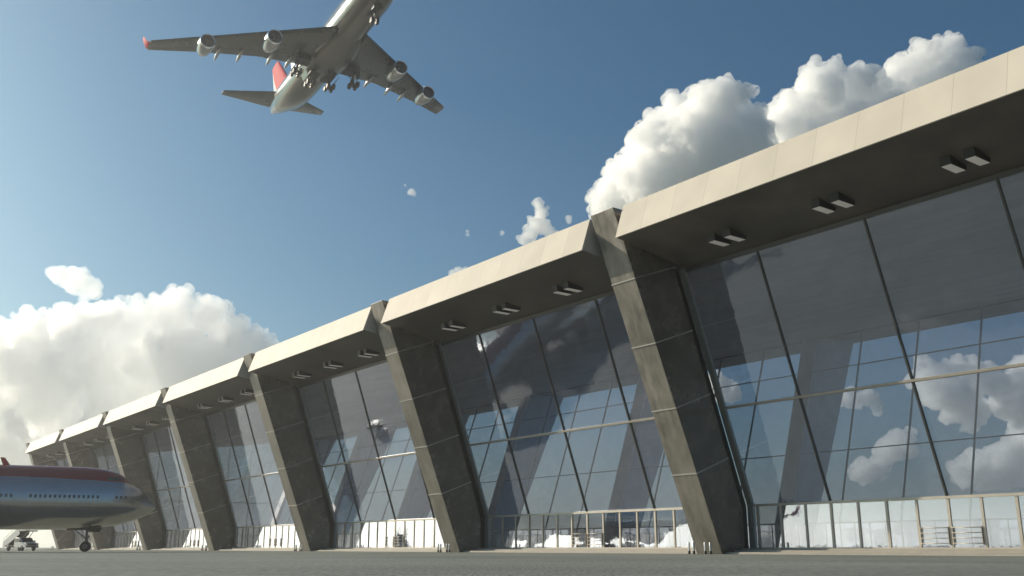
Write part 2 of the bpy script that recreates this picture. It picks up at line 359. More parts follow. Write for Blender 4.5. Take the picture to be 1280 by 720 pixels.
def slant(t, y0, y1, z0, z1, w0, w1, fx, mi=0):
    """a bar on the glass plane fx(z), between two Y and two Z, from w0 outside to w1 inside"""
    v = []
    for y in (y0, y1):
        for z in (z0, z1):
            v += [(fx(z)+w0, y, z), (fx(z)+w1, y, z)]
    t.add(v, [(0,1,3,2),(4,6,7,5),(0,4,5,1),(2,3,7,6),(0,2,6,4),(1,5,7,3)], mi)
cx = lambda z: XD
ZTR = 10.12
n_low = 0
for b in range(8):
    ya, yb = YP[b]+1.18, YP[b+1]-1.18                     # clear width of the bay
    cols = [YP[b] + S/4*j for j in range(1, 4)]
    # ---- canopy
    ca, cb = YP[b]+1.78, YP[b+1]-1.72
    # (front-bottom, back-bottom, back-top, front-top)
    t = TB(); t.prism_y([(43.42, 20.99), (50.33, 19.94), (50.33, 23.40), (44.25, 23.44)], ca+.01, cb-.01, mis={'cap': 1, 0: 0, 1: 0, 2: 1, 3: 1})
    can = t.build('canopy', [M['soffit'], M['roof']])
    t = TB(); t.prism_y([(43.25, 20.97), (43.415, 20.985), (44.245, 23.45), (44.10, 23.5)], ca, cb)
    t.build('fascia', M['fascia'], can, bevel=.012)
    for j in (1, 2, 3):
        yc = YP[b] + S/4*j + .3
        for dy in (-.66, .66):
            t = TB()
            x0, x1, zb = 46.76, 48.3, 20.1
            so_z = lambda x: 20.99 + (x-43.42)*(19.94-20.99)/(50.33-43.42)
            y_a, y_b = yc+dy-.27, yc+dy+.27
            t.prism_y([(x0, zb-.12), (x1, zb-.12), (x1+.05, so_z(x1)+.05), (x0-.05, so_z(x0)+.05)], y_a-.03, y_b+.03, 0)
            t.box((x0+.03, y_a, zb-.135), (x1-.03, y_b, zb-.1205), 1)
            t.build('canopy_light', [M['housing'], M['lens']], can)
    # ---- frame of the bay
    t = TB()
    for yy, sg in ((ya, 1), (yb, -1)):                     # bright edge posts
        a, c = sorted((yy+sg*.02, yy+sg*.55))
        slant(t, a, c, ZH, GT[1]-.02, -.1, .12, gx, 1); slant(t, a, c, ZF, ZH, -.1, .12, cx, 1)
    for yy in cols: slant(t, yy-.055, yy+.055, ZH+.05, GT[1]-.1, -.11, .1, gx, 0)
    slant(t, ya+.55, yb-.55, ZTR-.075, ZTR+.075, -.16, .1, gx, 2)
    slant(t, ya+.02, yb-.02, GT[1]-.30, GT[1]-.02, -.08, .1, gx, 0)
    slant(t, ya+.55, yb-.55, ZH-.06, ZH+.10, -.14, .1, cx, 2)
    slant(t, ya+.55, yb-.55, ZF, ZF+.06, -.05, .08, cx, 2)
    for j in range(1, 16):
        yy = YP[b] + S/16*j; wd = .075 if j % 2 else .085
        t.box((XD-.07, yy-wd, ZF+.06), (XD+.09, yy+wd, ZH-.06), 2)
    t.build('window_frame', [M['mullion'], M['post'], M['frame']])
    # ---- upper panes
    ys = [ya+.5] + cols + [yb-.5]
    for k in range(4):
        for z0, z1 in ((ZH+.08, ZTR-.05), (ZTR+.05, GT[1]-.28)):
            t = TB(); slant(t, ys[k]+.04, ys[k+1]-.04, z0, z1, -.015, .015, gx); t.build('window_pane', M['glass'])
    # ---- lower panes and the pair of doors
    ys = [ya+.5] + [YP[b] + S/16*j for j in range(1, 16)] + [yb-.5]
    rest = TB()
    for k in range(16):
        door = k in (7, 8)
        t = rest if (b < 2 and not door) else TB()
        slant(t, ys[k]+.06, ys[k+1]-.06, ZF+.05, ZH-.05, -.012, .012, cx)
        if t is rest: continue
        if door:
            d = t.build('glass_door', M['door_glass'])
            t = TB()
            for z in (.68, .98, 1.28, 1.58):
                t.tube((XD-.16, ys[k]+.08, z), (XD-.16, ys[k+1]-.08, z), .022, n=8)
            for yy in (ys[k]+.14, ys[k+1]-.14): t.box((XD-.16, yy-.015, .6), (XD-.013, yy+.015, 1.64))
            t.build('push_rail', M['frame'], d)
        else: t.build('lower_pane', M['door_glass'])
    if rest.v:
        o = rest.build('lower_pane', M['door_glass']); o['kind'] = 'stuff'
    # ---- rear facade of the bay
    t = TB(); slant(t, ya, yb, ZH, ZT2, -.015, .015, gx2); slant(t, ya, yb, ZF, ZH, -.01, .01, lambda z: XF, 1)
    t.build('rear_window', [M['far_glass'], M['door_glass']])
    t = TB()
    for yy in cols: slant(t, yy-.07, yy+.07, ZH, ZT2, -.12, .12, gx2)
    for z in (12.3, 23.6): slant(t, ya, yb, z-.06, z+.06, -.14, .14, gx2)
    slant(t, ya, yb, ZT2-.3, ZT2-.02, -.15, .15, gx2)
    slant(t, ya, yb, ZH-.08, ZH+.1, -.14, .14, lambda z: XF)
    for j in range(1, 16): t.box((XF-.06, YP[b]+S/16*j-.05, ZF), (XF+.06, YP[b]+S/16*j+.05, ZH-.08))
    t.build('rear_window_frame', [M['mullion']])
# end walls: solid towards us, glazed at the far end
t = TB(); t.prism_y([(56.2, ZF+.02), (XF-.2, ZF+.02), (gx2(ZT2)-.3, ZT2-.05), (50.5, 19.95)], Y0+.02, Y0+.32)
t.build('end_wall', M['ceiling'])
t = TB(); t.prism_y([(56.2, ZF+.02), (XF-.2, ZF+.02), (gx2(ZT2)-.3, ZT2-.05), (50.5, 19.95)], Y1-.3, Y1-.27)
t.build('end_window', M['door_glass'])
t = TB()
for k in range(1, 8):
    xx = 56.2 + (XF-56.4)*k/8; zt = 19.9 + (ZT2-19.97)*(xx-50.35)/(gx2(ZT2)-50.15)
    t.box((xx-.09, Y1-.42, ZF+.02), (xx+.09, Y1-.16, zt))
for z in (3.4, 11.5): t.box((gx(z)+.1, Y1-.40, z-.08), (gx2(z)-.1, Y1-.18, z+.08))
t.build('end_window_frame', M['frame'])

# ------------------------------------------------------------------ bollards
def bollard():
    r = empty('bollard'); b = MB()
    b.lathe([(0, .0), (0, .11), (.03, .11), (.05, .095), (.2, .095), (.21, .08)], axis='z', n=16); b.build('base', M['black'], r)
    b = MB(); b.lathe([(.205, .078), (.74, .078), (.78, .06), (.8, .03), (.8, 0)], axis='z', n=16); b.build('post', M['steel'], r)
    return r
pb = None
side = ['outermost left bollard', 'inner left bollard', 'inner right bollard', 'outermost right bollard']
pn = {2: 'largest leaning pier', 3: 'second largest pier', 4: 'third largest pier', 5: 'fourth largest pier',
      6: 'pier right of the parked nose', 7: 'pier behind the nose wheel', 8: 'last pier under the parked jet'}
for i in range(2, 9):
    for j, dy in enumerate((.78, .34, -.72, -1.2)):
        o = pb if pb is None else copy_tree(pb)
        if pb is None: o = pb = bollard()
        o.location = (51.8, YP[i]+dy, 0)
        tag(o, 'steel %s at the foot of the %s' % (side[j], pn[i]), 'bollard', 'bollards at the feet of the piers')

# ------------------------------------------------------------------ airliner
def lerp_tab(tab, x):
    """monotone cubic through a table of (x, a, b, ...), x descending"""
    n = len(tab)
    if x >= tab[0][0]: return tab[0][1:]
    for i in range(n-1):
        if tab[i][0] >= x >= tab[i+1][0]:
            x0, x1 = tab[i][0], tab[i+1][0]; h = x1 - x0; u = (x - x0)/h; res = []
            for c in range(1, len(tab[0])):
                d = (tab[i+1][c]-tab[i][c])/h
                def slope(k):
                    if k <= 0 or k >= n-1:
                        kk = 0 if k <= 0 else n-2
                        return (tab[kk+1][c]-tab[kk][c])/(tab[kk+1][0]-tab[kk][0])
                    a = (tab[k][c]-tab[k-1][c])/(tab[k][0]-tab[k-1][0]); bb = (tab[k+1][c]-tab[k][c])/(tab[k+1][0]-tab[k][0])
                    return 0 if a*bb <= 0 else 2*a*bb/(a+bb)
                m0, m1 = slope(i), slope(i+1)
                res.append((2*u**3-3*u*u+1)*tab[i][c] + (u**3-2*u*u+u)*h*m0 + (-2*u**3+3*u*u)*tab[i+1][c] + (u**3-u*u)*h*m1)
            return tuple(res)
    return tab[-1][1:]
#        x     zb    zt    w     zc
FUS = [(0,    5.15, 5.35, .08, 5.25), (-.25, 4.80, 5.85, .52, 5.3), (-.7, 4.42, 6.45, .95, 5.35), (-1.4, 4.05, 7.1, 1.45, 5.42), (-2.3, 3.66, 7.62, 1.92, 5.5), (-3.2, 3.36, 8.2, 2.28, 5.58),
       (-4.0, 3.13, 8.95, 2.52, 5.65), (-5.2, 2.9, 9.45, 2.82, 5.7), (-7, 2.68, 9.78, 3.08, 5.75), (-9.5, 2.54, 9.9, 3.22, 5.75), (-13, 2.5, 9.92, 3.25, 5.75),
       (-21, 2.5, 9.92, 3.25, 5.75), (-24.5, 2.5, 9.7, 3.25, 5.75), (-28, 2.5, 9.2, 3.25, 5.75), (-31, 2.5, 9.0, 3.25, 5.75), (-45, 2.5, 9.0, 3.25, 5.75), (-50, 2.85, 9.0, 3.2, 5.9),
       (-56, 3.9, 8.98, 2.85, 6.4), (-61, 5.2, 8.9, 2.2, 7.0), (-65, 6.4, 8.75, 1.4, 7.55), (-67.5, 7.2, 8.5, .75, 7.85), (-68.6, 7.65, 8.25, .3, 7.95)]
def fus_y(x, z):
    zb, zt, wd, zc = lerp_tab(FUS, x)
    s = (z-zc)/((zt-zc) if z > zc else (zc-zb))
    return wd*math.sqrt(max(0, 1-s*s))

def hull_mat(name, up, low):
    m, nt, out = new_mat(name); N = NT(nt)
    p = N.n('ShaderNodeBsdfPrincipled'); N.l(p.outputs[0], out.inputs[0])
    tc = N.n('ShaderNodeTexCoord'); sp = N.n('ShaderNodeSeparateXYZ'); N.l(tc.outputs['Object'], sp.inputs[0])
    # red above a line that dips a little towards the nose
    cr = N.n('ShaderNodeMapRange'); cr.inputs[1].default_value = -14; cr.inputs[2].default_value = -3.5; cr.inputs[3].default_value = 8.45; cr.inputs[4].default_value = 8.05
    N.l(sp.outputs['X'], cr.inputs[0])
    gt = N.n('ShaderNodeMath', operation='GREATER_THAN'); N.l(sp.outputs['Z'], gt.inputs[0]); N.l(cr.outputs[0], gt.inputs[1])
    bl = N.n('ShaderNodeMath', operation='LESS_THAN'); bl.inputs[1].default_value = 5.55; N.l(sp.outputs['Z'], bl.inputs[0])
    nz = N.n('ShaderNodeTexNoise'); nz.inputs['Scale'].default_value = .8; nz.inputs['Detail'].default_value = 6; N.l(tc.outputs['Object'], nz.inputs['Vector'])
    mr = N.n('ShaderNodeMapRange'); mr.inputs[1].default_value = .3; mr.inputs[2].default_value = .7; mr.inputs[3].default_value = .95; mr.inputs[4].default_value = 1.03; N.l(nz.outputs[0], mr.inputs[0])
    # skin panels
    br = N.n('ShaderNodeTexBrick'); br.inputs['Color1'].default_value = (1,1,1,1); br.inputs['Color2'].default_value = (.93,.93,.93,1); br.inputs['Mortar'].default_value = (.7,.7,.7,1)
    br.inputs['Scale'].default_value = 1; br.inputs['Mortar Size'].default_value = .012; br.inputs['Brick Width'].default_value = 3.1; br.inputs['Row Height'].default_value = 1.35
    cb = N.n('ShaderNodeCombineXYZ'); N.l(sp.outputs['X'], cb.inputs[0]); N.l(sp.outputs['Z'], cb.inputs[1]); N.l(cb.outputs[0], br.inputs['Vector'])
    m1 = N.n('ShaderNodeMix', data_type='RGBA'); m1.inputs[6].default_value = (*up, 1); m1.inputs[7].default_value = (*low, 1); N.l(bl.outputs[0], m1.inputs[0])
    m2 = N.n('ShaderNodeMix', data_type='RGBA'); m2.inputs[7].default_value = (.26, .010, .022, 1); N.l(gt.outputs[0], m2.inputs[0]); N.l(m1.outputs[2], m2.inputs[6])
    m3 = N.n('ShaderNodeMix', data_type='RGBA', blend_type='MULTIPLY'); m3.inputs[0].default_value = 1; N.l(m2.outputs[2], m3.inputs[6]); N.l(br.outputs[0], m3.inputs[7])
    sc = N.n('ShaderNodeVectorMath', operation='SCALE'); N.l(m3.outputs[2], sc.inputs[0]); N.l(mr.outputs[0], sc.inputs['Scale'])
    N.l(sc.outputs[0], p.inputs['Base Color'])
    mt = N.n('ShaderNodeMapRange'); mt.inputs[3].default_value = .9; mt.inputs[4].default_value = .0; N.l(gt.outputs[0], mt.inputs[0]); N.l(mt.outputs[0], p.inputs['Metallic'])
    rr = N.n('ShaderNodeMapRange'); rr.inputs[1].default_value = .3; rr.inputs[2].default_value = .7; rr.inputs[3].default_value = .2; rr.inputs[4].default_value = .25; N.l(nz.outputs[0], rr.inputs[0]); N.l(rr.outputs[0], p.inputs['Roughness'])
    return m
M['hull'] = hull_mat('hull_paint', (.24, .24, .245), (.095, .088, .078)); M['hull_b'] = hull_mat('hull_paint_brightened', (.46, .47, .48), (.46, .45, .42))  # one livery: flying hull darkened as in shade, parked copy brightened, all in colour
M['wing'] = principled('wing_metal', (.06, .06, .057), .26, .8, .05, .6, 0, 3, stretch=(.4, 1, 1), rvar=.03, var2=.1, scale2=.2)
M['nacelle'] = principled('nacelle_metal', (.27, .27, .27), .24, .75, .12, 2.)
M['lip'] = principled('intake_lip', (.75, .75, .74), .15, .95, .06)
M['fan'] = principled('fan_blades', (.16, .16, .165), .35, .7, .2, 5)
M['red'] = principled('red_paint', (.50, .03, .05), .7, 0, .08, 1., spec=.1)
M['white'] = principled('white_paint', (.52, .54, .56), .7, 0, .07, 1.2, spec=.1)
M['gear'] = principled('gear_metal', (.09, .09, .09), .5, .5, .2, 6)
M['tyre'] = M['black']
M['dark'] = principled('dark_bay', (.014, .014, .015), .7, 0, .3)
M['window'] = principled('cabin_glass', (.035, .04, .045), .08, 0, .1)
M['rim'] = principled('wheel_rim', (.16, .16, .16), .35, .7, .15, 5)

def airfoil(le, chord, th, tw=0., n=12, cam=.012):
    """closed loop of points in XZ (x forward), LE at le=(x,z)"""
    pts = []
    us = [(1-math.cos(math.pi*i/n))/2 for i in range(n+1)]
    yt = lambda u: 5*th*(.2969*math.sqrt(u)-.126*u-.3516*u*u+.2843*u**3-.1036*u**4)
    for u in us: pts.append((le[0]-u*chord, le[1] + (yt(u)+cam*4*u*(1-u))*chord - tw*u*chord))
    for u in reversed(us[1:-1]): pts.append((le[0]-u*chord, le[1] + (-yt(u)+cam*4*u*(1-u))*chord - tw*u*chord))
    return pts

def wheel(mb_t, mb_r, c, r=.62, wd=.46):
    c = Vector(c)
    mb_t.lathe([(-wd/2, r*.5), (-wd/2, r*.86), (-wd/2+.07, r*.97), (-.08, r), (.08, r), (wd/2-.07, r*.97), (wd/2, r*.86), (wd/2, r*.5)], c, 'y', 24)
    mb_r.lathe([(-wd/2+.05, 0), (-wd/2+.05, r*.2), (-wd/2+.08, r*.3), (-wd/2+.02, r*.5), (wd/2-.02, r*.5), (wd/2-.08, r*.3), (wd/2-.05, r*.2), (wd/2-.05, 0)], c, 'y', 20)

def wing_st(y):      # LE x, chord, z, thickness
    tab = [(2.6, -18.2, 16.6, 3.9, .125), (3.3, -18.8, 15.9, 3.95, .12), (11.7, -26.55, 10.4, 4.55, .105), (21.2, -35.25, 6.7, 5.15, .095), (29.2, -42.6, 4.2, 5.65, .09)]
    for i in range(len(tab)-1):
        if y <= tab[i+1][0] or i == len(tab)-2:
            u = (y-tab[i][0])/(tab[i+1][0]-tab[i][0]); return tuple(tab[i][k]*(1-u)+tab[i+1][k]*u for k in range(1, 5))

def make_airliner():
    A = empty('jet_airliner')
    # fuselage
    xs = [0, -.1, -.25, -.45, -.7, -1, -1.4, -1.8, -2.3, -2.75, -3.2, -3.6, -4, -4.6, -5.2, -6, -7, -8.2, -9.5, -11, -13] + [-15-2*i for i in range(18)] + [-50.5+0-1.5*i for i in range(12)] + [-68, -68.4, -68.6]
    b = MB(); R = []
    for x in xs:
        zb, zt, wd, zc = lerp_tab(FUS, x); ring = []
        for i in range(56):
            an = 2*math.pi*i/56; c, s = math.cos(an), math.sin(an)
            ring.append((x, wd*c, zc + (zt-zc)*s if s > 0 else zc + (zc-zb)*s))
        R.append(ring)
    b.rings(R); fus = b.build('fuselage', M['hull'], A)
    # cabin windows, small rounded panes a hair proud of the skin
    b = MB()
    def win(x, z, w_, h_, sg):
        pts = []
        for (dx, dz) in ((-.5,-.3),(-.3,-.5),(.3,-.5),(.5,-.3),(.5,.3),(.3,.5),(-.3,.5),(-.5,.3)):
            xx, zz = x+dx*w_, z+dz*h_; pts.append((xx, sg*(fus_y(xx, zz)+.012), zz))
        b.add(pts, [tuple(range(8)) if sg < 0 else tuple(reversed(range(8)))])
    spots = []
    for sg in (-1, 1):
        x = -3.4
        while x > -57:
            if not any(abs(x-d) < .75 for d in (-5.6, -14.6, -30.5, -41., -53.)): spots.append((x, 6.25, .27, .38, sg))
            x -= .51
    spots.sort(key=lambda q: (q[4], -q[0]))
    for q in spots[:100]:
        b = MB(); win(*q); b.build('cabin_window', M['window'], fus)
    b = MB()
    for q in spots[100:]: win(*q)
    o = b.build('cabin_window', M['window'], fus); o['kind'] = 'stuff'
    for sg in (1, -1):
        for x0, x1, z0, z1, sl in ((-3.75, -4.25, 8.22, 8.62, .18), (-4.32, -4.95, 8.22, 8.68, .05), (-5.02, -5.6, 8.26, 8.68, 0)):
            q = []
            for (xx, zz) in ((x0, z0), (x1, z0), (x1, z1), (x0-sl, z1)): q.append((xx, sg*(fus_y(xx, zz)+.02), zz))
            b = MB(); b.add(q, [(0,1,2,3)]); b.build('cockpit_window', M['window'], fus)
    # belly fairing under the wing root
    b = MB(); R = []
    for i in range(17):
        u = i/16; x = -17.5 - 22*u; k = math.sin(math.pi*u)**.6
        R.append([(x, (1.2+2.55*k)*math.cos(a), 3.6 - .2 + (.35+1.12*k)*math.sin(a)*(1 if math.sin(a) < 0 else .5)) for a in [2*math.pi*j/28 for j in range(28)]])
    b.rings(R); b.build('belly_fairing', M['hull'], A)
    b = MB(); b.prism_y([(-17.3, 9.85), (-16.5, 9.85), (-17.2, 10.75), (-17.7, 10.8)], -.05, .05); b.build('antenna', M['red'], A)
    # wings
    for sg in (1, -1):
        b = MB(); R = []
        for y in (2.6, 3.3, 6, 9, 11.7, 15, 18, 21.2, 24, 27, 29.2, 29.35):
            le, ch, z, th = wing_st(min(y, 29.2))
            if y > 29.2: le -= .35; ch -= .6; th *= .4
            R.append([(px, sg*y, pz) for px, pz in airfoil((le, z), ch, th, .02*(1-y/30))])
        b.rings(R); wg = b.build('wing', M['wing'], A)
        b = MB()                                            # red upturned tip
        R = []
        for k, (dy, dz, sh, c) in enumerate(((0.12, 0, 0, 3.3), (.45, .25, .55, 2.9), (.85, 1.1, 1.5, 1.9), (1.05, 1.9, 2.3, 1.1))):
            R.append([(px-.6-sh, sg*(29.2+dy) + 0*pz, pz+dz) for px, pz in airfoil((-42.6, 5.65), c, .07)])
        b.rings(R); b.build('winglet', M['red'], wg)
        b = MB()                                            # flap and slat lines under the wing
        for y0, y1, fr in ((4, 11, .70), (13.2, 20, .70), (21.8, 28.6, .72)):
            p = []
            for y in (y0, y1):
                le, ch, z, th = wing_st(y); p.append(Vector((le-fr*ch, sg*y, z - th*.33*ch - .02)))
            b.bar(p[0], p[1], .07, .03)
        b.build('flap_gap', M['dark'], wg)
        for y in (6.4, 9.6, 14.6, 18.2):                    # flap track fairings
            le, ch, z, th = wing_st(y); te = le - ch
            b = MB(); pr = [(0, .0), (.4, .14), (1.1, .27), (2.1, .34), (3.1, .3), (4.1, .19), (4.9, .05), (5.0, 0)]
            b.lathe([(-t_, r) for t_, r in pr], (0,0,0), 'x', 12)
            b.v = [(x + te + 3.3, sg*y + yy, zz*1.35 + z - .42 - .10*(-x)) for x, yy, zz in b.v]
            b.build('flap_track_fairing', M['nacelle'], wg)
        # engines
        for y, xi, zc in ((11.7, -23.9, 2.45), (21.2, -32.6, 3.15)):
            e = MB()
            e.lathe([(0, 1.14), (.08, 1.25), (.35, 1.36), (1.0, 1.45), (2.0, 1.46), (3.0, 1.36), (4.0, 1.18), (4.45, 1.1), (4.45, 1.04), (3.6, 1.04)][0:0] or
                    [(-.35, 1.36), (-1.0, 1.45), (-2.0, 1.46), (-3.0, 1.37), (-4.0, 1.2), (-4.5, 1.1), (-4.48, 1.05), (-3.5, 1.02)], (xi, sg*y, zc), 'x', 32)
            en = e.build('engine', M['nacelle'], A)
            e = MB(); e.lathe([(-1.3, 1.14), (-.6, 1.13), (-.15, 1.15), (0, 1.21), (-.06, 1.29), (-.2, 1.335), (-.352, 1.362)], (xi, sg*y, zc), 'x', 32); e.build('intake_lip', M['lip'], en)
            e = MB()
            for k in range(26):
                an = 2*math.pi*k/26; u = Vector((0, math.cos(an), math.sin(an))); tt = Vector((0, -math.sin(an), math.cos(an)))
                c0 = Vector((xi-1.15, sg*y, zc))
                e.add([c0+u*.3+tt*.03+Vector((.06,0,0)), c0+u*1.12+tt*.11+Vector((.1,0,0)), c0+u*1.12-tt*.11-Vector((.1,0,0)), c0+u*.3-tt*.03-Vector((.06,0,0))], [(0,1,2,3)])
            e.lathe([(-1.3, 1.13), (-1.32, 0)], (xi, sg*y, zc), 'x', 24); e.build('fan', M['fan'], en)
            e = MB(); e.lathe([(-.72, 0), (-.78, .1), (-.95, .22), (-1.2, .32), (-1.3, .33)], (xi, sg*y, zc), 'x', 20); e.build('spinner', M['nacelle'], en)
            e = MB(); e.lathe([(-3.6, .98), (-4.5, .82), (-5.6, .62), (-5.6, .56), (-5.2, .5)], (xi, sg*y, zc), 'x', 24); e.lathe([(-5.0, .4), (-5.7, .34), (-6.5, .12), (-6.8, 0)], (xi, sg*y, zc), 'x', 20); e.build('exhaust', M['gear'], en)
            le, ch, z, th = wing_st(y)
            e = MB()
            e.prism_y([(xi-1.0, zc+1.38), (xi-2.2, zc+1.42), (xi-4.4, zc+1.05), (xi-5.8, zc+.7), (le-ch*.55, z-.35), (le-.3, z-.1), (le+.3, z+.12), (xi-1.6, zc+1.85)], sg*y-.16, sg*y+.16)
            e.build('pylon', M['nacelle'], en, bevel=.06)
        # tailplane
        b = MB(); R = []
        for y, le, ch, z, th in ((.3, -57.0, 9.4, 8.0, .1), (1.6, -58.0, 8.7, 8.2, .1), (6, -62.2, 5.7, 9.05, .09), (10.9, -66.6, 2.5, 9.9, .085), (11.05, -66.9, 2.0, 9.92, .04)):
            R.append([(px, sg*y, pz) for px, pz in airfoil((le, z), ch, th, cam=0)])
        b.rings(R); b.build('tailplane', M['wing'], A)
    # fin: white leading part and red field
    b = MB(); R = []
    for z, le, ch, th in ((8.3, -52.8, 13.4, .1), (9.6, -54.9, 12.2, .1), (14, -60.0, 8.9, .1), (18.9, -65.6, 5.1, .095), (19.2, -66.2, 4.2, .05)):
        R.append([(px, py, z) for px, py in airfoil((le, 0), ch, th, cam=0)])
    b.rings(R); fin = b.build('tail_fin', M['white'], A)
    b = MB()
    for sg in (1, -1):
        # red field from a diagonal line back to the trailing edge, following the fin's section
        rows = []
        for k in range(9):
            z = 9.6 + (18.9-9.6)*k/8
            q0, q1 = ((9.6, -54.9, 12.2), (14, -60.0, 8.9)) if z < 14 else ((14, -60.0, 8.9), (18.9, -65.6, 5.1))
            u = (z-q0[0])/(q1[0]-q0[0]); le = q0[1] + (q1[1]-q0[1])*u; ch = q0[2] + (q1[2]-q0[2])*u
            u0 = .004; u1 = .60 + .385*k/8; row = []
            for j in range(15):
                uu = u0 + (u1-u0)*(j/14)**1.7; yt = 5*.1*(.2969*math.sqrt(uu)-.126*uu-.3516*uu*uu+.2843*uu**3-.1036*uu**4)*ch
                row.append((le-uu*ch, sg*(yt+.05), z))
            rows.append(row)
        vs = [p for r in rows for p in r]
        b.add(vs, [(k*15+j, k*15+j+1, (k+1)*15+j+1, (k+1)*15+j) for k in range(8) for j in range(14)], 0, True)
    b.build('fin_marking', M['red'], fin)
    # landing gear
    def well(x0, x1, y0, y1, z, name='wheel_well_shade'):
        pass
    g_ = MB(); g_.tube((-7.4,0,3.0), (-7.4,0,.62), .13, n=12); g_.tube((-7.4,-.62,.62), (-7.4,.62,.62), .09, n=10)
    g_.tube((-7.4,0,1.5), (-9.0,0,2.75), .07, n=8); g_.tube((-7.2,0,1.9), (-7.2,0,.9), .05, n=8)
    g_.bar((-7.1,-.12,1.7), (-7.1,.12,1.7), .1, .2)
    ng = g_.build('nose_gear', M['gear'], A)
    for sy in (-.46, .46):
        tb, rb = MB(), MB(); wheel(tb, rb, (-7.4, sy, .62), .62, .42); tw = tb.build('wheel', M['tyre'], ng); tw2 = rb
        MB.add(tb, rb.v, [], 0)
        rb.build('wheel_rim', M['rim'], ng)
    for sy in (-.75, .75):
        g_ = MB(); g_.obox((-6.6, sy*.95, 2.5), (.6, 0, 0), (0, .02, 0), (0, sy*.08, .22)); g_.build('gear_door', M['hull'], ng)
    g_ = MB(); g_.obox((-7.7, 0, 2.62), (1.9, 0, 0), (0, .62, 0), (0, 0, .12)); g_.build('wheel_well_shade', M['dark'], ng)  # near-black block proud of the belly, painting the shade of the open bay
    for (gxx, gy, top) in ((-32.0, 5.5, 3.6), (-32.0, -5.5, 3.6), (-35.2, 1.9, 2.6), (-35.2, -1.9, 2.6)):
        g_ = MB(); g_.tube((gxx, gy*.92, top+.3), (gxx, gy, .7), .2, n=12); g_.tube((gxx-.85, gy, .62), (gxx+.85, gy, .62), .14, n=10)
        g_.tube((gxx, gy, 1.5), (gxx+1.6, gy*.8, top), .09, n=8); g_.tube((gxx, gy, 1.3), (gxx, gy*.55, top), .08, n=8)
        for dx in (-.74, .74): g_.tube((gxx+dx, gy-.75, .62), (gxx+dx, gy+.75, .62), .09, n=10)
        mg = g_.build('main_gear', M['gear'], A)
        for dx in (-.74, .74):
            for dy in (-.56, .56):
                tb, rb = MB(), MB(); wheel(tb, rb, (gxx+dx, gy+dy, .62), .62, .45); tb.build('wheel', M['tyre'], mg); rb.build('wheel_rim', M['rim'], mg)
        g_ = MB()
        if abs(gy) > 3:
            g_.obox((gxx, gy*1.13, 2.6), (1.0, 0, 0), (0, .03, 0), (0, (1 if gy > 0 else -1)*.12, 1.0))
        else:
            g_.obox((gxx, gy*1.55, 2.0), (1.5, 0, 0), (0, .03, 0), (0, (1 if gy > 0 else -1)*.25, .55))
        g_.build('gear_door', M['hull'], mg)
        g_ = MB()
        if abs(gy) > 3: g_.obox((gxx+.3, gy*.80, 3.02), (1.3, 0, 0), (0, 1.2, 0), (0, 0, .25))
        else: g_.obox((gxx+.2, gy*.75, 2.32), (1.7, 0, 0), (0, .95, 0), (0, 0, .2))
        g_.build('wheel_well_shade', M['dark'], mg)  # dark block again in place of the shaded opening
    return A

jet = make_airliner()
tag(jet, 'flying silver four-engined jet with landing gear down and red fin', 'airliner', 'four-engined jets')
yaw, pit, rol = rad(-97.368), rad(1.536), rad(.721)
MR = Matrix.Rotation(yaw, 4, 'Z') @ Matrix.Rotation(pit, 4, 'Y') @ Matrix.Rotation(rol, 4, 'X')
jet.rotation_mode = 'QUATERNION'; jet.rotation_quaternion = MR.to_quaternion()
jet.location = Vector((68.603, 147.66, 87.325)) - (MR @ Vector((-30, 0, 4.)))
park = copy_tree(jet)
tag(park, 'parked red-topped silver jet standing on its nose wheels before the far bays', 'airliner', 'four-engined jets')
for ch in park.children:
    if ch.name.split('.')[0] in ('fuselage', 'belly_fairing'):
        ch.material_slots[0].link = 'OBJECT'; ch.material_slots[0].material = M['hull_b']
PSI = rad(20); hd = R_*math.cos(PSI) + F_*math.sin(PSI)
gear_p = R_*(-(640-107.5)/1243*118) + F_*118
park.rotation_mode = 'XYZ'; park.rotation_euler = (0, 0, math.atan2(hd.y, hd.x)); park.scale = (.88,)*3; park.location = (R_*(-(640-107.5)/1243) + F_)*104 + hd*7.3*.88

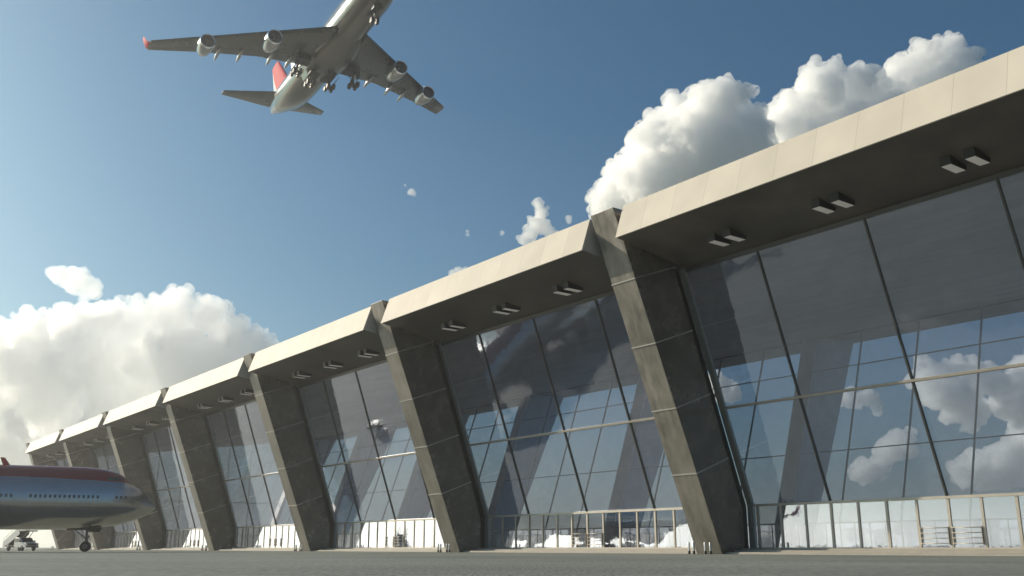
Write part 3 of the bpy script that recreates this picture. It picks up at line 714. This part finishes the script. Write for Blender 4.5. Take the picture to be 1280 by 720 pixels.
# ------------------------------------------------------------------ stair truck
M['cream'] = principled('truck_white', (.72, .71, .68), .35, 0, .06, 2, coat=.3)
M['lamp'] = principled('headlamp', (.8, .8, .78), .1, .3, .03)
def stair_truck():
    A = empty('stair_truck')
    # local: x forward, front bumper at x=2.6, rear at -2.9, ground 0
    b = MB(); b.box((-2.9, -.38, .42), (2.3, -.28, .58)); b.box((-2.9, .28, .42), (2.3, .38, .58)); b.box((-2.9, -.8, .56), (-.1, .8, .72)); b.build('chassis', M['gear'], A)
    b = MB()
    cab = [(2.55, .42), (2.6, .75), (2.5, 1.0), (1.45, 1.12), (.75, 1.68), (-.35, 1.72), (-.5, 1.1), (-.5, .5), (.0, .42)]
    b.prism_y(list(reversed(cab)), -.86, .86)
    c = b.build('cab', M['cream'], A, bevel=.07)
    b = MB(); b.add([(1.47, -.72, 1.16), (1.47, .72, 1.16), (.83, .66, 1.67), (.83, -.66, 1.67)], [(0,1,2,3)])
    b.v = [(x+.03, y, z+.02) for x, y, z in b.v]; b.build('windshield', M['window'], c)
    for sg in (1, -1):
        b = MB(); b.add([(1.25, sg*.868, 1.14), (.72, sg*.868, 1.6), (-.25, sg*.868, 1.62), (-.3, sg*.868, 1.14)], [(0,1,2,3)]); b.build('side_window', M['window'], c)
        b = MB(); b.box((2.5, sg*.72-.11, .72), (2.63, sg*.72+.11, .94)); b.build('headlight', M['lamp'], c)
        b = MB(); b.box((1.2, sg*.9-.02, 1.12), (1.3, sg*1.08, 1.34) if sg > 0 else (1.3, -.88, 1.34)); 
        if sg < 0: b = MB(); b.box((1.2, -1.08, 1.12), (1.3, -.88, 1.34))
        b.build('mirror', M['black'], c)
    b = MB(); b.box((2.56, -.58, .70), (2.625, .58, .95)); b.build('grille', M['dark'], c)
    b = MB(); b.box((2.57, -.86, .42), (2.68, .86, .60)); b.build('bumper', M['gear'], c, bevel=.02)
    for x in (1.6, -1.9):
        for sg in (1, -1):
            tb, rb = MB(), MB(); wheel(tb, rb, (x, sg*.76, .38), .38, .24); wl = tb.build('wheel', M['tyre'], A); rb.build('wheel_rim', M['rim'], wl)
    # stairs rise from the tail over the cab
    b = MB(); n = 13; x0, x1, z0, z1 = -3.6, .25, .55, 2.62
    for k in range(n):
        x = x0 + (x1-x0)*k/n; z = z0 + (z1-z0)*(k+1)/n
        b.box((x, -.62, z-.05), (x+(x1-x0)/n+.04, .62, z)); b.box((x, -.62, z-.2), (x+.02, .62, z-.05))
    st = b.build('staircase', M['gear'], A)
    for sg in (1, -1):
        b = MB(); y = sg*.66
        b.prism_y([(x0-.1, z0-.35), (x1, z1-.5), (x1, z1+.55), (x0-.1, z0+.65)], y-.02, y+.02); b.build('side_panel', M['cream'], st)
        b = MB(); b.tube((x0-.1, y, z0+1.0), (x1, y, z1+1.0), .03, n=8); b.tube((x1, y, z1+1.0), (x1+1.75, y, z1+1.0), .03, n=8)
        for k in range(5):
            u = k/4; b.tube((x0+(x1-x0)*u, y, z0+(z1-z0)*u), (x0+(x1-x0)*u, y, z0+1+(z1-z0)*u), .02, n=8)
        for xx in (x1+.6, x1+1.2, x1+1.75): b.tube((xx, y, z1), (xx, y, z1+1), .02, n=8)
        b.build('handrail', M['steel'], st)
    b = MB(); b.box((x1, -.8, z1-.14), (x1+1.8, .8, z1)); b.build('platform', M['gear'], A)
    b = MB()
    for xx in (-2.6, -1.2, -.62):
        zz = z0 + (z1-z0)*(xx-x0)/(x1-x0) - .2
        for sg in (1, -1): b.tube((xx, sg*.55, .6), (xx, sg*.55, zz), .05, n=8)
    for sg in (1, -1): b.tube((-.62, sg*.55, .75), (x1+1.2, sg*.55, z1-.12), .045, n=8)
    b.build('support_strut', M['gear'], A)
    return A
trk = stair_truck()
tag(trk, 'white truck carrying boarding stairs, parked beyond the jet nose', 'stair truck')
td = R_*math.sin(rad(54)) - F_*math.cos(rad(54))
trk.rotation_euler = (0, 0, math.atan2(td.y, td.x))
trk.location = R_*(-(640-35)/1243*131) + F_*131 - td*1.6

# ------------------------------------------------------------------ clouds: closed meshes filled with an even scattering volume
def cloud_mat(name, dens, g):
    m, nt, out = new_mat(name); N = NT(nt)
    v = N.n('ShaderNodeVolumePrincipled'); v.inputs['Color'].default_value = (1, 1, 1, 1); v.inputs['Density'].default_value = dens
    v.inputs['Anisotropy'].default_value = g
    N.l(v.outputs[0], out.inputs['Volume'])
    return m
M['cloud'] = cloud_mat('cloud_vapour', .042, .3); M['veil'] = cloud_mat('cloud_veil', .003, .4); M['thin_cloud'] = cloud_mat('thin_cloud_vapour', .022, .62)
def make_cloud(label, dist, blobs, vox=None, seed=0, mat=None, lumps=7, depth=1.0, group=None, amp=1.0, name='cloud'):
    """blobs: (bearing x, bearing y, angular radius) in 1/1200 rad; each blob grows smaller puffs on its sunny upper side"""
    rnd = random.Random(seed); k = dist/1200.
    pts = []
    for (x, y, r) in blobs:
        d = sky_dir(x, y); L = dist*(1200/ (FW.dot(d)*1200) )
        c = CAM + d*(dist/ (d.dot(FW))*1.0) + F_*rnd.uniform(-.6, .6)*r*k*depth
        rr = r*k
        pts.append((c, rr))
        for _ in range(lumps):
            v = Vector((rnd.gauss(0,1), rnd.gauss(0,1), rnd.gauss(.35,.9))).normalized()
            r2 = rr*rnd.uniform(.3, .52); pts.append((c + v*(rr*.98), r2))
            for _ in range(2):
                v2 = (v*.7 + Vector((rnd.gauss(0,1), rnd.gauss(0,1), rnd.gauss(.2,.9))).normalized()).normalized()
                pts.append((c + v*(rr*.98) + v2*r2*.9, r2*rnd.uniform(.35, .6)))
    c0 = sum((p for p, _ in pts), Vector())/len(pts)
    bm = bmesh.new()
    for c, r in pts:
        bmesh.ops.create_icosphere(bm, subdivisions=2 if r > 20*k else 1, radius=r*1.03, matrix=Matrix.Translation(c - c0))
    me = bpy.data.meshes.new(name); bm.to_mesh(me); bm.free()
    o = bpy.data.objects.new(name, me); COL.objects.link(o); o.location = c0
    vs_ = vox or 1.0*k
    def remesh(size):
        rm = o.modifiers.new('remesh', 'REMESH'); rm.mode = 'VOXEL'; rm.voxel_size = size; rm.use_smooth_shade = True
        dg = bpy.context.evaluated_depsgraph_get(); ev = o.evaluated_get(dg)
        m2 = bpy.data.meshes.new_from_object(ev); o.modifiers.clear(); old = o.data; o.data = m2; bpy.data.meshes.remove(old)
        return m2
    off = Vector((seed*13.7, seed*7.1, seed*3.3))
    def displace(me2, fn):
        nv = len(me2.vertices); co = [0.]*(3*nv); nn = [0.]*(3*nv)
        me2.vertices.foreach_get('co', co); me2.vertices.foreach_get('normal', nn)
        for i in range(nv):
            p = Vector(co[3*i:3*i+3]); co[3*i:3*i+3] = p + Vector(nn[3*i:3*i+3])*fn(p)
        me2.vertices.foreach_set('co', co); me2.update()
    def billow(p):
        d = 0.
        for s_, a_ in ((30*k, 6.5*k), (13*k, 4.2*k), (6*k, 2.6*k), (3*k, 1.4*k)):
            d += a_*(.55 - noise.voronoi(p/s_ + off)[0][0])*1.3
        return (d*1.35 + noise.noise(p/(2.2*k) + off)*1.2*k)*amp
    displace(remesh(vs_), billow)
    me2 = remesh(vs_)
    # drop inner pockets and crumbs
    nv = len(me2.vertices); par = list(range(nv))
    def find(i):
        while par[i] != i: par[i] = par[par[i]]; i = par[i]
        return i
    ed = [0]*(2*len(me2.edges)); me2.edges.foreach_get('vertices', ed)
    for i in range(0, len(ed), 2):
        x, y = find(ed[i]), find(ed[i+1])
        if x != y: par[x] = y
    roots = [find(i) for i in range(nv)]; cnt = {}
    for r_ in roots: cnt[r_] = cnt.get(r_, 0) + 1
    big = max(cnt.values()); keep = {r_ for r_, c_ in cnt.items() if c_ > .06*big}
    bm = bmesh.new(); bm.from_mesh(me2); bm.verts.ensure_lookup_table()
    bmesh.ops.delete(bm, geom=[bm.verts[i] for i in range(nv) if roots[i] not in keep], context='VERTS')
    bm.to_mesh(me2); bm.free()
    # a thin torn veil round the dense body
    core = me2; veil = core.copy()
    displace(veil, lambda p: (2.2 + 4.5*noise.fractal(p/(16*k) + off, 1., 2.1, 4))*k*min(1, amp*1.2))
    bm = bmesh.new(); bm.from_mesh(core); n0 = len(bm.faces); bm.from_mesh(veil); bm.faces.ensure_lookup_table()
    for i, f in enumerate(bm.faces): f.material_index = 0 if i < n0 else 1
    bm.to_mesh(core); bm.free(); bpy.data.meshes.remove(veil); me2 = core
    me2.materials.clear(); me2.materials.append(mat or M['cloud']); me2.materials.append(M['veil'])
    o.name = name; me2.update()
    tag(o, label, 'cloud', group)
    return o

CLOUDS = True
if CLOUDS:
    G = 'cumulus clouds in the sky'
    make_cloud('big white cumulus rising behind the nearest canopy beside the tallest pier top', 3000,
        [(750,262,16),(770,240,26),(790,222,34),(812,190,30),(828,165,24),(858,150,34),(880,135,20),(905,148,36),(930,150,26),(928,122,9),(938,118,6),(870,200,60),(925,205,50),(820,240,50),(880,250,60)], seed=1, group=G)
    make_cloud('middle white cumulus above the roof edge with a rounded crown', 3150,
        [(972,165,18),(990,140,22),(1015,118,24),(1042,104,26),(1066,112,24),(1090,130,26),(1005,175,40),(1060,165,46),(1105,160,30)], seed=2, group=G)
    make_cloud('small torn cloud tuft between the two right-hand cumulus crowns', 3100, [(1078,95,7),(1088,91,9),(1098,93,6),(1084,99,7)], seed=3, group=G, lumps=5, amp=.7)
    make_cloud('rightmost cumulus with one pointed peak over the nearest canopy', 3200,
        [(1118,92,14),(1135,88,18),(1155,78,18),(1172,66,17),(1185,58,16),(1198,72,18),(1202,92,20),(1150,112,34),(1185,110,34),(1120,120,26)], seed=4, group=G)
    make_cloud('small ragged upright cloud above the second canopy', 3000, [(672,255,6),(676,266,9),(672,280,10),(683,284,9),(664,291,7),(690,290,7),(655,300,6),(660,303,5)], seed=5, group=G, lumps=5, amp=.65)
    make_cloud('tiny cloud puff just left of the biggest cumulus', 3000, [(710,272,3.6),(711,277,3.2)], seed=6, group=G, lumps=3, amp=.25, vox=1.2*2.5)
    make_cloud('tiny cloud puff below the flying jet', 3000, [(515,240,4),(517,242,3.2),(512,241,2.5)], seed=7, group=G, lumps=3, amp=.25, vox=1.2*2.5)
    make_cloud('tiniest wisp beside the puff below the flying jet', 3000, [(506,231,1.9),(507,233,1.5)], seed=8, group=G, lumps=3, amp=.2, vox=1*2.5)
    make_cloud('small wisp of cloud halfway between jet and second canopy', 3000, [(584,289,2.2),(585,294,2.)], seed=9, group=G, lumps=3, amp=.2, vox=1*2.5)
    make_cloud('small round wisp left of the ragged upright cloud', 3000, [(628,291,3),(627,293,2.2)], seed=10, group=G, lumps=3, amp=.2, vox=1*2.5)
    make_cloud('small cloud scrap touching the edge of the second canopy', 3000, [(573,338,5),(579,340,4),(566,342,4)], seed=11, group=G, lumps=3, amp=.3)
    make_cloud('lone lozenge-shaped cloud floating above the left cloud bank', 3000,
        [(66,341,9),(76,345,13),(88,349,16),(100,354,17),(112,360,14),(119,364,9),(96,362,11),(104,372,8),(103,379,4)], seed=12, group=G, amp=.45, lumps=1, mat=M['thin_cloud'])
    make_cloud('long low cloud bank behind the far end of the terminal', 3300,
        [(-60,425,34),(-10,425,26),(25,412,22),(55,420,26),(80,408,20),(108,400,22),(140,405,24),(165,402,24),(195,400,22),(222,395,24),(243,388,18),(235,377,7),(262,400,22),(288,415,17),(298,408,11),(318,416,12),(330,420,8),
         (0,465,40),(60,455,40),(120,450,44),(180,450,46),(240,450,46),(290,455,36),(325,450,22),(60,500,36),(150,500,40),(230,500,40),(-40,500,50)], seed=13, group=G, lumps=7, mat=M['thin_cloud'])
    make_cloud('hazy low cloud layer on the horizon under the left cloud bank', 6500,
        [(-80,520,40),(-20,525,36),(40,515,34),(90,530,34),(140,540,30),(190,530,34),(240,520,30),(-40,570,34),(30,570,34),(90,575,30),(150,580,26)], seed=14, group=G, lumps=5, mat=M['thin_cloud'])
    # further cumulus low behind the terminal, seen through its glass
    for i, (bl, lab) in enumerate((([(1165,470,16),(1185,490,26),(1200,510,20),(1225,475,18),(1205,465,14)], 'low cumulus seen through the glass of the nearest bay'),
                      ([(1265,500,26),(1290,480,30),(1320,510,40),(1275,525,20)], 'low cumulus cut by the right edge, seen through the nearest bay'),
                      ([(1060,498,10),(1075,502,9),(1095,506,6)], 'small low cloud seen through the left of the nearest bay'),
                      ([(1085,588,14),(1100,580,11),(1115,560,14),(1130,552,12)], 'low cloud just over the doors of the nearest bay'),
                      ([(1210,590,16),(1240,588,22),(1270,580,24),(1300,590,24)], 'lowest cloud seen through the glass at right, above the push rails'),
                      ([(905,480,10),(915,492,10),(895,478,7)], 'small peach cloud seen beside the largest pier'))):
        make_cloud(lab, 4200, bl, seed=20+i, group=G, lumps=8, amp=1.)

# ------------------------------------------------------------------ air
HAZE = .00037
if HAZE:
    h = MB(); h.box((-5200, -5200, -1), (5200, 5200, 112))
    m, nt, out = new_mat('haze_air'); N = NT(nt)
    v = N.n('ShaderNodeVolumePrincipled'); v.inputs['Color'].default_value = (.97, .97, .96, 1); v.inputs['Density'].default_value = HAZE; v.inputs['Anisotropy'].default_value = .66
    N.l(v.outputs[0], out.inputs['Volume'])
    tag(h.build('haze', m), kind='stuff')

# ------------------------------------------------------------------ render
vs = scene.view_settings; vs.view_transform = 'Standard'; vs.look = 'None'; vs.gamma = 1; vs.exposure = .2; vs.use_curve_mapping = False
cy = scene.cycles
cy.max_bounces = 32; cy.diffuse_bounces = 3; cy.glossy_bounces = 4; cy.transparent_max_bounces = 24; cy.volume_bounces = 32; 
cy.use_denoising = True; cy.use_adaptive_sampling = False
try: cy.denoiser = 'OPENIMAGEDENOISE'
except Exception: pass
cy.sample_clamp_indirect = 4
